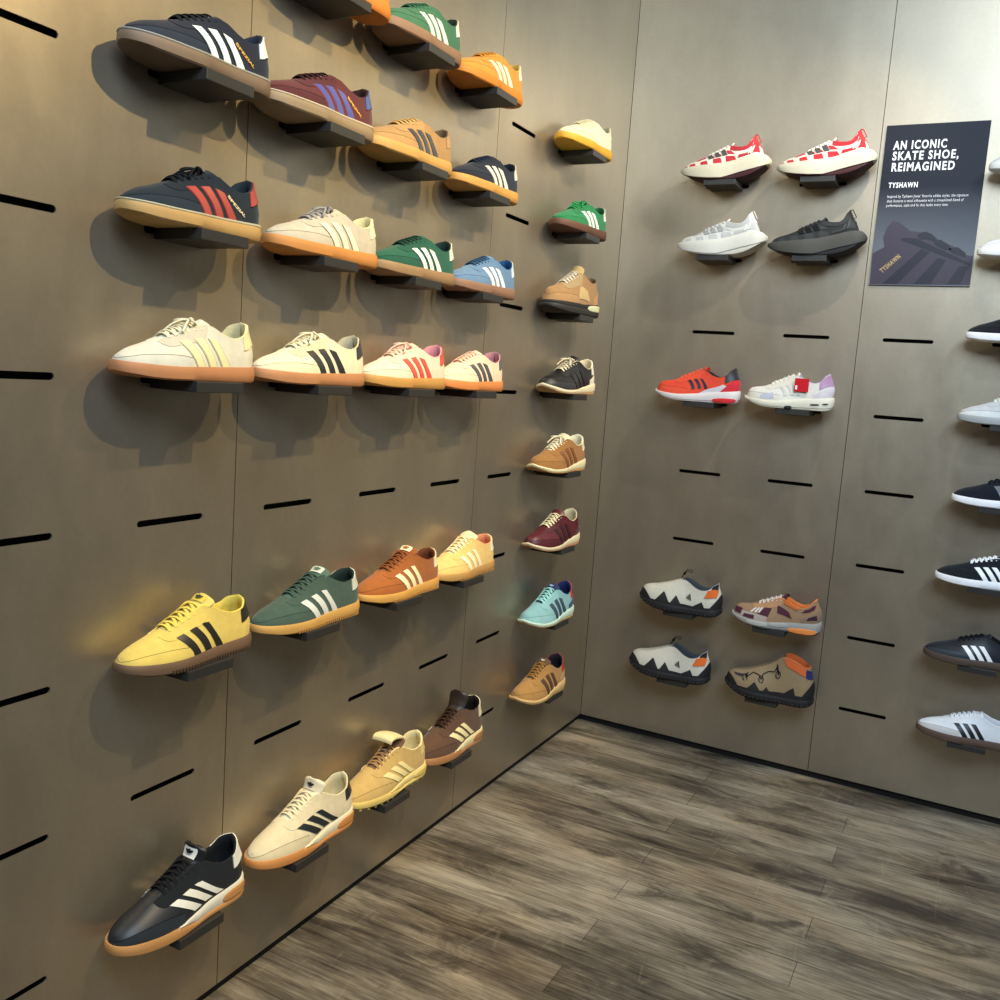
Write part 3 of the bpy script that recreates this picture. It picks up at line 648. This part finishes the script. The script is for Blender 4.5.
SH['I7'] = (S_(st='hikemid', up='#8e7a5c', mat='leather', so='#1e1c1e', lin='#c8602c', cordside=True, peaks=[(.36, .40, 3.6, 4), (.50, .26, 4, 4), (.80, .34, 2.2, 8)],
     quads=[('ankle_cuff', '#cc6434', 'knit', [(.70, .84), (.92, .78), (.93, .99), (.66, .99)]), ('heel_pull', '#2c2c64', 'knit', [(.93, .74), (.995, .70), (.997, .92), (.93, .96)]), ('toe_seam', '#3a3440', 'knit', [(.12, .66), (.20, .58), (.22, .72), (.10, .80)])]), 'khaki mid-height trail shoe with black zigzag rubber and drawcord', .014)
KS = dict(b=.45, t=.35, step=.08, w=.048, v0=.04, v1=.64, bow=.002)
SH['K0'] = (S_(st='terrace', up='#dcdcdc', stripe='#c8c8c8', so='#e0e0de', lin='#ccc'), 'white-toed sneaker at the right edge, level with the top of the sign', -.137+.139)
SH['K1'] = (S_(st='terrace', up='#e2e2e2', stripe='#c8c8c8', so='#e8e8e6', lin='#ccc'), 'white-toed sneaker at the right edge, beside the picture on the sign', 0)
SH['K2'] = (S_(st='terrace', up='#1b1d22', stripe='#e0e0e0', so='#eeeef0', lin='#111', lace='#1b1d22'), 'black sneaker with white sole at the right edge, nearest below the sign', -.002)
SH['K3'] = (S_(st='terrace', up='#bdbfc0', toec='#cdd0d0', stripe='#60646c', so='#9fa2a4', lin='#888', lace='#d8d8cc'), 'silver grey sneaker with light grey sole at the right edge', .004)
SH['K4'] = (S_(st='terrace', up='#171b26', stripe='#555a64', so='#f0f0f4', lin='#111', lace='#101218'), 'dark navy sneaker with plain white sole at the right edge, under the silver grey one', .017)
SH['K5'] = (S_(st='terrace', up='#1b2026', stripe='#eef0f2', so='#f0f0f4', lin='#ddd', lace='#eef0f2', sp=KS), 'black suede sneaker with white stripes, white laces and white sole', .0)
SH['K6'] = (S_(st='terrace', up='#1c222c', mat='leather', toec='#27303a', stripe='#f0f0f0', so='#4e4038', lin='#111', lace='#12161c', eyec='#1a1f28', sp=KS), 'black leather sneaker with white stripes and dark brown sole at the right edge', -.005)
SH['K7'] = (S_(st='terrace', up='#dfe3e8', mat='leather', toec='#c6c4c2', stripe='#1b1c1e', so='#5a473e', lin='#dcdce0', lace='#e4e6ea', tab='#1b2a26', eyec='#dfe3e8', sp=KS), 'white leather sneaker with black stripes and brown sole, lowest at the right edge', .002)

def copy_tree(o, parent=None):
    c = o.copy(); COL.objects.link(c); c.parent = parent
    for ch in list(o.children): copy_tree(ch, c)
    return c
GROUPS = {}
SHELF = make_shelf(); first = True
for key, (sp, label, off) in SH.items():
    c, r = key[0], int(key[1])
    sp.setdefault('ls', {'G6': .91, 'G7': .90, 'G5': .94, 'I6': .955, 'B5': .925, 'D0': .93, 'B2': .91, 'B3': .925, 'H0': .965, 'H1': .975, 'I0': .985, 'I1': .985, 'H3': .955, 'I3': .925}.get(key) or {'B': .955, 'E': .955, 'D': .985, 'G': .96, 'K': .98}.get(c, 1)); yaw = .10 if c == 'G' else .05
    right = c in UR
    kind = {'puffrun': 'running_shoe', 'runner': 'running_shoe', 'clog': 'trail_shoe', 'hikemid': 'trail_shoe', 'hiker': 'hiking_shoe', 'turf': 'turf_shoe'}.get(sp['st'], 'sneaker')
    root = make_shoe(kind, sp)
    z = rowz(r) + .0042
    sh = SHELF if first else copy_tree(SHELF); first = False
    if right:
        root.location = (UR[c] + off, -.060, z); root.rotation_euler.z = 0
        sh.location = (UR[c], 0, rowz(r)); sh.rotation_euler.z = 0
    else:
        root.location = (.050 if c != 'G' else .056, -(UL[c] + off), z); root.rotation_euler.z = PI/2 - yaw
        sh.location = (0, -UL[c], rowz(r)); sh.rotation_euler.z = PI/2
    where = 'right wall' if right else ('left wall beside the corner' if c == 'G' else 'left wall')
    tag(root, label, 'shoe', 'sneakers on the ' + where)
    tag(sh, ' '.join(('dark metal shelf under the ' + label).replace(' with a ', ' with ').replace(',', '').split(' ')[:16]), 'shelf', 'shoe shelves on the ' + where)
SHELFLBL = True
for o in [o for o in S.objects if o.parent is None and o.name.startswith('display_shelf')]: pass

# white side band on the two indoor shoes
# ------------------------------------------------------------------ the setting
def steel():
    m = bpy.data.materials.new('patinated_steel'); m.use_nodes = True; nt = m.node_tree; b = nt.nodes['Principled BSDF']
    tc = nt.nodes.new('ShaderNodeTexCoord')
    def noise(scale, detail, rough=.6, st=(1, 1, 1)):
        mp = nt.nodes.new('ShaderNodeMapping'); mp.inputs['Scale'].default_value = st; nt.links.new(tc.outputs['Object'], mp.inputs['Vector'])
        n = nt.nodes.new('ShaderNodeTexNoise'); n.inputs['Scale'].default_value = scale; n.inputs['Detail'].default_value = detail; n.inputs['Roughness'].default_value = rough
        nt.links.new(mp.outputs[0], n.inputs['Vector']); return n
    n1 = noise(3.2, 5, .55, (1, 1, .7)); n2 = noise(90, 4, .7); n3 = noise(12, 4, .6, (1, 1, .45))
    cr = nt.nodes.new('ShaderNodeValToRGB'); cr.color_ramp.elements[0].position = .3; cr.color_ramp.elements[0].color = lin('#a09482'); cr.color_ramp.elements[1].position = .72; cr.color_ramp.elements[1].color = lin('#b4a893')
    mx = nt.nodes.new('ShaderNodeMix'); mx.data_type = 'FLOAT'; mx.inputs[0].default_value = .4
    nt.links.new(n1.outputs['Fac'], mx.inputs[2]); nt.links.new(n3.outputs['Fac'], mx.inputs[3]); nt.links.new(mx.outputs[0], cr.inputs[0])
    mr = nt.nodes.new('ShaderNodeMapRange'); mr.inputs['To Min'].default_value = .92; mr.inputs['To Max'].default_value = 1.08; nt.links.new(n2.outputs['Fac'], mr.inputs['Value'])
    vm = nt.nodes.new('ShaderNodeVectorMath'); vm.operation = 'SCALE'; nt.links.new(cr.outputs[0], vm.inputs[0]); nt.links.new(mr.outputs[0], vm.inputs['Scale']); nt.links.new(vm.outputs[0], b.inputs['Base Color'])
    b.inputs['Metallic'].default_value = .8
    m2 = nt.nodes.new('ShaderNodeMapRange'); m2.inputs['To Min'].default_value = .34; m2.inputs['To Max'].default_value = .46; nt.links.new(n3.outputs['Fac'], m2.inputs['Value']); nt.links.new(m2.outputs[0], b.inputs['Roughness'])
    bp = nt.nodes.new('ShaderNodeBump'); bp.inputs['Strength'].default_value = .12; bp.inputs['Distance'].default_value = .0008; nt.links.new(n2.outputs['Fac'], bp.inputs['Height']); nt.links.new(bp.outputs[0], b.inputs['Normal'])
    return m
STEEL = steel(); BLACK = mat('#0b0b0b', 'rubber')

def panel(u0, u1, z0, z1, slots, parent, right):
    """steel sheet with real rounded slots; local curve plane XY -> u,z"""
    cu = bpy.data.curves.new('panel', 'CURVE'); cu.dimensions = '2D'; cu.fill_mode = 'BOTH'; cu.extrude = .0015
    def spl(pts):
        s = cu.splines.new('POLY'); s.points.add(len(pts)-1)
        for p, q in zip(s.points, pts): p.co = (q[0], q[1], 0, 1)
        s.use_cyclic_u = True
    spl([(u0, z0), (u1, z0), (u1, z1), (u0, z1)])
    for cu_, cz in slots:
        r = .0055; L = .070 - r; pts = []
        for k in range(7): a = -PI/2 + PI*k/6; pts.append((cu_+L+r*math.cos(a), cz+r*math.sin(a)))
        for k in range(7): a = PI/2 + PI*k/6; pts.append((cu_-L+r*math.cos(a), cz+r*math.sin(a)))
        spl(pts)
    o = bpy.data.objects.new('tmp', cu); COL.objects.link(o)
    me = bpy.data.meshes.new_from_object(o.evaluated_get(bpy.context.evaluated_depsgraph_get())); bpy.data.objects.remove(o)
    me.name = 'panel'; me.materials.clear(); me.materials.append(STEEL)
    for v in me.vertices:
        x, y, d = v.co
        v.co = (x, .0015 + d, y) if right else (-.0015 + d*1, x, y)   # left wall: x here is world y
    ob = bpy.data.objects.new('steel_panel', me); COL.objects.link(ob); ob.parent = parent
    import bmesh
    bm = bmesh.new(); bm.from_mesh(me); bmesh.ops.recalc_face_normals(bm, faces=bm.faces); bm.to_mesh(me); bm.free()
    return ob
ZT = 2.95
def wall(side):
    right = side == 'right'
    root = empty('wall_' + side, (0, 0, 0)); tag(root, kind='structure')
    mb = MB()
    if right: mb.box(-.02, 3.4, .022, .07, 0, ZT)
    else: mb.box(-.07, -.022, -4.2, .07, 0, ZT)
    mb.build('backing', BLACK, root, 0)
    P = .2934
    if right:
        seams = [0.0002, .796, .796+3*P, .796+6*P, 3.3]; cols = [UR['H'] + P*k for k in range(0, 9)]
    else:
        seams = [-.0002, -.907, -1.790, -1.790-3*P, -1.790-6*P, -4.1]; cols = [-(UL['G']), -UL['F'], -UL['E'], -UL['D'], -UL['C'], -UL['B'], -UL['A']] + [-(UL['A']+P*k) for k in range(1, 6)]
    for a, b in zip(seams[:-1], seams[1:]):
        lo, hi = min(a, b), max(a, b)
        sl = [(c, rowz(r)) for c in cols if lo < c < hi for r in range(0, 8)]
        panel(lo + .0009, hi - .0009, .024, ZT, sl, root, right)
    return root
wall('left'); wall('right')
mb = MB(); mb.box(-.02, -.012, -4.2, .01, 0, .03); tag(mb.build('baseboard_left', BLACK, None, 0), kind='structure')
mb = MB(); mb.box(-.02, 3.4, .012, .02, 0, .03); tag(mb.build('baseboard_right', BLACK, None, 0), kind='structure')

def floor_mat():
    m = bpy.data.materials.new('worn_plank_floor'); m.use_nodes = True; nt = m.node_tree; b = nt.nodes['Principled BSDF']; N = nt.nodes.new; Lk = nt.links.new
    tc = N('ShaderNodeTexCoord')
    def mp(st, rot=0, loc=(0, 0, 0)):
        n = N('ShaderNodeMapping'); n.inputs['Scale'].default_value = st; n.inputs['Rotation'].default_value = (0, 0, rot); n.inputs['Location'].default_value = loc; Lk(tc.outputs['Object'], n.inputs['Vector']); return n
    br = N('ShaderNodeTexBrick'); br.offset = .37; br.inputs['Scale'].default_value = 1; br.inputs['Brick Width'].default_value = 1.15; br.inputs['Row Height'].default_value = .100; br.inputs['Mortar Size'].default_value = .0011; br.inputs['Mortar Smooth'].default_value = .3
    br.inputs['Color1'].default_value = (0, 0, 0, 1); br.inputs['Color2'].default_value = (1, 1, 1, 1); br.inputs['Mortar'].default_value = (.5, .5, .5, 1); br.inputs['Bias'].default_value = 0
    Lk(mp((1, 1, 1), 0, (.2, .03, 0)).outputs[0], br.inputs['Vector'])
    def noise(st, sc, det, r=.6, dist=0):
        n = N('ShaderNodeTexNoise'); n.inputs['Scale'].default_value = sc; n.inputs['Detail'].default_value = det; n.inputs['Roughness'].default_value = r; n.inputs['Distortion'].default_value = dist; Lk(mp(st).outputs[0], n.inputs['Vector']); return n
    grain = noise((1.2, 22, 1), 6, 8, .7, .3); streak = noise((.8, 4.5, 1), 2.6, 6, .62, .4); blot = noise((1, 2.2, 1), 2.2, 6, .65, .6); fine = noise((6, 60, 1), 10, 4)
    r1 = N('ShaderNodeValToRGB'); e = r1.color_ramp.elements; e[0].position = .37; e[0].color = lin('#25201d'); e[1].position = .63; e[1].color = lin('#a59b88')
    k = e.new(.47); k.color = lin('#5f574b')
    a1 = N('ShaderNodeMath'); a1.operation = 'MULTIPLY_ADD'; a1.inputs[1].default_value = .34; Lk(streak.outputs['Fac'], a1.inputs[0])
    a2 = N('ShaderNodeMath'); a2.operation = 'MULTIPLY_ADD'; a2.inputs[1].default_value = .33; Lk(grain.outputs['Fac'], a2.inputs[0]); Lk(a1.outputs[0], a2.inputs[2])
    a3 = N('ShaderNodeMath'); a3.operation = 'MULTIPLY_ADD'; a3.inputs[1].default_value = .36; Lk(blot.outputs['Fac'], a3.inputs[0]); Lk(a2.outputs[0], a3.inputs[2])
    a1.inputs[2].default_value = -.050
    a4 = N('ShaderNodeMath'); a4.operation = 'MULTIPLY_ADD'; a4.inputs[1].default_value = .07; Lk(br.outputs['Color'], a4.inputs[0]); Lk(a3.outputs[0], a4.inputs[2])
    Lk(a4.outputs[0], r1.inputs[0])
    # dark worn patches
    r2 = N('ShaderNodeValToRGB'); r2.color_ramp.elements[0].position = .53; r2.color_ramp.elements[0].color = (0, 0, 0, 1); r2.color_ramp.elements[1].position = .64; r2.color_ramp.elements[1].color = (1, 1, 1, 1)
    pn = noise((1, 3.0, 1), 3.1, 7, .7, .8); Lk(pn.outputs['Fac'], r2.inputs[0])
    m1 = N('ShaderNodeMix'); m1.data_type = 'RGBA'; Lk(r1.outputs[0], m1.inputs[6]); m1.inputs[7].default_value = lin('#2a231e')
    sc = N('ShaderNodeMath'); sc.operation = 'MULTIPLY'; sc.inputs[1].default_value = .75; Lk(r2.outputs[0], sc.inputs[0]); Lk(sc.outputs[0], m1.inputs[0])
    # amber blotches: warm light on the boards put into the colour
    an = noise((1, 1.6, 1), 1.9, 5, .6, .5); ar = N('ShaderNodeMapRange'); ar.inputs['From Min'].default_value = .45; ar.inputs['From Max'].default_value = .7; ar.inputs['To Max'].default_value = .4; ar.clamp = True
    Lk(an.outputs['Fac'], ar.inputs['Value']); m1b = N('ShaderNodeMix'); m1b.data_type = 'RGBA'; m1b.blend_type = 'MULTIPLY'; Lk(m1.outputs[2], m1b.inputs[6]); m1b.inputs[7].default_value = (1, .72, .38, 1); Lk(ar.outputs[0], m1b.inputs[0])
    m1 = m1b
    # scratches
    last = m1.outputs[2]
    for rot, s_, thr in ((.5, 5, .012), (-.9, 4, .010), (1.3, 6, .010)):
        mpn = mp((1, .12, 1), rot); wv = N('ShaderNodeTexVoronoi'); wv.feature = 'DISTANCE_TO_EDGE'; wv.inputs['Scale'].default_value = s_; Lk(mpn.outputs[0], wv.inputs['Vector'])
        rr = N('ShaderNodeMapRange'); rr.inputs['From Min'].default_value = 0; rr.inputs['From Max'].default_value = thr; rr.inputs['To Min'].default_value = 1; rr.inputs['To Max'].default_value = 0; Lk(wv.outputs['Distance'], rr.inputs['Value'])
        ms = N('ShaderNodeMath'); ms.operation = 'MULTIPLY'; Lk(rr.outputs[0], ms.inputs[0])
        mk = N('ShaderNodeMapRange'); mk.inputs['From Min'].default_value = .52; mk.inputs['From Max'].default_value = .62; mk.inputs['To Max'].default_value = .12; mk.clamp = True
        mn = noise((1, 1, 1), 3.0 + s_, 3); Lk(mn.outputs['Fac'], mk.inputs['Value']); Lk(mk.outputs[0], ms.inputs[1])
        mm = N('ShaderNodeMix'); mm.data_type = 'RGBA'; Lk(last, mm.inputs[6]); mm.inputs[7].default_value = lin('#b8a888'); Lk(ms.outputs[0], mm.inputs[0]); last = mm.outputs[2]
    # gaps
    mg = N('ShaderNodeMix'); mg.data_type = 'RGBA'; Lk(last, mg.inputs[6]); mg.inputs[7].default_value = lin('#191512')
    gs = N('ShaderNodeMath'); gs.operation = 'MULTIPLY'; gs.inputs[1].default_value = .7; Lk(br.outputs['Fac'], gs.inputs[0]); Lk(gs.outputs[0], mg.inputs[0])
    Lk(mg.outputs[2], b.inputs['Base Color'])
    rg = N('ShaderNodeMapRange'); rg.inputs['To Min'].default_value = .38; rg.inputs['To Max'].default_value = .62; Lk(blot.outputs['Fac'], rg.inputs['Value']); Lk(rg.outputs[0], b.inputs['Roughness'])
    b.inputs['Specular IOR Level'].default_value = .4
    bp = N('ShaderNodeBump'); bp.inputs['Strength'].default_value = .35; bp.inputs['Distance'].default_value = .002; Lk(a4.outputs[0], bp.inputs['Height']); Lk(bp.outputs[0], b.inputs['Normal'])
    return m
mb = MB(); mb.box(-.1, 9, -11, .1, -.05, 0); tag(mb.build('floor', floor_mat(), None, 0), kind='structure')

# ------------------------------------------------------------------ the sign
def sign():
    x0, x1, z0, z1 = .809, 1.083, 1.5655, 2.0265; W = x1-x0; H = z1-z0
    r = empty('wall_sign', (x0, -.001, z0)); tag(r, 'dark navy advertising sign with white lettering and a shoe picture', 'sign')
    m = bpy.data.materials.new('sign_print'); m.use_nodes = True; nt = m.node_tree; b = nt.nodes['Principled BSDF']; b.inputs['Roughness'].default_value = .45; b.inputs['Specular IOR Level'].default_value = .2
    tc = nt.nodes.new('ShaderNodeTexCoord'); sx = nt.nodes.new('ShaderNodeSeparateXYZ'); nt.links.new(tc.outputs['Generated'], sx.inputs[0]); cr = nt.nodes.new('ShaderNodeValToRGB')
    e = cr.color_ramp.elements; e[0].position = .10; e[0].color = lin('#6c7078'); e[1].position = .62; e[1].color = lin('#1b1f2a'); k = e.new(.30); k.color = lin('#565b64')
    nt.links.new(sx.outputs['Z'], cr.inputs[0]); nt.links.new(cr.outputs[0], b.inputs['Base Color'])
    mb = MB(); mb.box(0, W, -.006, 0, 0, H); mb.build('sign_panel', m, r, 0)
    def flat(nm, polys, c, y):
        mb = MB()
        for P in polys: mb.add([(p[0]*W, y, p[1]*H) for p in P], [tuple(range(len(P)))])
        return mb.build(nm, mat(c, 'print'), r, 0)
    # picture of a dark shoe, printed
    def g(x, y): # from crop px (150px->1000) of the region x 850..1000,y 200..350 ; bilinear to sign coords
        px, py = 850 + x*.15, 200 + y*.15
        # inverse bilinear on sign quad
        lx = lambda yy: 887 + (868.5-887)*(yy-126)/(285-126)
        rx = lambda yy: 991 + (969.5-991)*(yy-121)/(286.5-121)
        u = (px-lx(py))/(rx(py)-lx(py)); ty = 126+(121-126)*u; by = 285+(286.5-285)*u
        return (u, 1-(py-ty)/(by-ty))
    body = [g(*p) for p in [(130, 568), (150, 355), (232, 312), (222, 250), (250, 180), (292, 134), (340, 150), (410, 205), (480, 212), (520, 208), (560, 232), (600, 268), (650, 290), (700, 310), (745, 330), (775, 365), (820, 372), (800, 568)]]
    body = [(min(max(a, .003), .997), max(b_, .003)) for a, b_ in body]
    flat('shoe_picture', [body], '#3c3542', -.0064)
    flat('picture_laces', [[g(*p) for p in q] for q in ([(455, 232), (500, 208), (550, 222), (585, 258), (560, 272), (520, 262), (470, 262)], [(560, 268), (610, 262), (670, 300), (680, 330), (640, 335), (575, 300)], [(660, 322), (720, 312), (770, 350), (775, 385), (720, 368), (680, 350)], [(360, 250), (450, 255), (800, 420), (800, 440), (340, 265)])], '#22212a', -.0066)
    flat('picture_stripes', [[g(*p) for p in q] for q in ([(480, 325), (540, 345), (320, 560), (215, 562)], [(590, 385), (645, 400), (540, 562), (430, 562)], [(730, 440), (795, 445), (770, 480), (735, 562), (650, 562)])], '#26252f', -.0066)
    def txt(nm, body, u, v, w, size, shear=0, bold=True, c='#f0f0f2', rot=0, sp=1.22):
        vs, fs = text_mesh(body, size, bold, shear, 'LEFT', sp)
        X = max(a[0] for a in vs); k = 1; vs = [(a[0]*w*W/X, a[1], a[2]) for a in vs]
        ca, sa = math.cos(rot), math.sin(rot)
        mb = MB(); mb.add([(u*W + a[0]*k*ca - a[1]*sa*1, -.0068, v*H + a[0]*k*sa + a[1]*ca) for a in vs], fs); mb.build(nm, mat(c, 'print'), r, 0)
    h = .0335
    txt('headline', 'AN ICONIC', .09, .850, .52, h); txt('headline', 'SKATE SHOE,', .09, .784, .645, h); txt('headline', 'REIMAGINED', .09, .715, .62, h)
    txt('name_line', 'TYSHAWN', .085, .612, .29, .021, 0)
    txt('small_print', "Inspired by Tyshawn Jones' favorite adidas styles, the signature", .085, .549, .79, .0112, 0, False)
    txt('small_print', 'shoe features a tonal silhouette with a streamlined blend of', .085, .521, .75, .0112, 0, False)
    txt('small_print', 'performance, style and fit that looks every time.', .085, .493, .61, .0112, 0, False)
    txt('picture_lettering', 'TYSHAWN', .125, .075, .24, .019, 0, True, '#b09868', .78)
sign()

# ------------------------------------------------------------------ lights
def spot(loc, tgt, power, size, blend, color, rad=.012):
    l = bpy.data.lights.new('spot', 'SPOT'); l.energy = power; l.spot_size = math.radians(size); l.spot_blend = blend; l.color = color; l.shadow_soft_size = rad
    o = bpy.data.objects.new('ceiling_spot_or_fill', l); o.location = loc; o.rotation_euler = (Vector(tgt)-Vector(loc)).to_track_quat('-Z', 'Y').to_euler(); COL.objects.link(o); return o
WARM = (1, .755, .35); WARM2 = (1, .90, .74); NEU = (1, .90, .76); COOL = (.68, .84, 1)
spot((1.18, -1.78, 2.50), (0, -1.98, 1.48), 105, 84, .8, WARM)
spot((1.15, -1.10, 2.50), (0, -1.05, 1.15), 85, 74, .8, WARM)
spot((1.08, -.58, 2.52), (.15, -.25, 1.10), 55, 96, .8, WARM2)
spot((2.15, -1.75, 2.85), (1.05, 0, .95), 80, 78, .9, COOL, .06)  # added cool fill, lifts the right wall and its edge shoes
spot((1.35, -2.0, 2.60), (.72, -1.35, 0), 70, 58, 1, WARM)  # added warm fill, yellows the floor near the left wall
def area(loc, tgt, power, sx, sy, color):
    l = bpy.data.lights.new('area', 'AREA'); l.shape = 'RECTANGLE'; l.size = sx; l.size_y = sy; l.energy = power; l.color = color
    o = bpy.data.objects.new('ceiling_panel_light', l); o.location = loc; o.rotation_euler = (Vector(tgt)-Vector(loc)).to_track_quat('-Z', 'Y').to_euler(); COL.objects.link(o); return o
area((1.9, -3.3, 3.1), (1.2, -.4, 1.4), 130, 2.2, 1.2, COOL)
w = bpy.data.worlds.new('world'); w.use_nodes = True; S.world = w
w.node_tree.nodes['Background'].inputs[0].default_value = (.95, .97, 1, 1); w.node_tree.nodes['Background'].inputs[1].default_value = .07

# ------------------------------------------------------------------ camera
cd = bpy.data.cameras.new('camera'); cam = bpy.data.objects.new('camera', cd); COL.objects.link(cam); S.camera = cam
cd.sensor_fit = 'HORIZONTAL'; cd.sensor_width = 36; cd.lens = F_PX/1000*36; cd.shift_y = -(500-CY)/1000; cd.clip_start = .01
fwd = Vector((-math.sin(YAW)*math.cos(PITCH), math.cos(YAW)*math.cos(PITCH), math.sin(PITCH))); rt = Vector((math.cos(YAW), math.sin(YAW), 0)); up = rt.cross(fwd)
r2 = rt*math.cos(ROLL) + up*math.sin(ROLL); u2 = -rt*math.sin(ROLL) + up*math.cos(ROLL)
cam.matrix_world = Matrix(((r2.x, u2.x, -fwd.x, CAM.x), (r2.y, u2.y, -fwd.y, CAM.y), (r2.z, u2.z, -fwd.z, CAM.z), (0, 0, 0, 1)))
vs = S.view_settings; vs.view_transform = 'Standard'; vs.look = 'None'; vs.gamma = 1; vs.use_curve_mapping = False; vs.exposure = 0
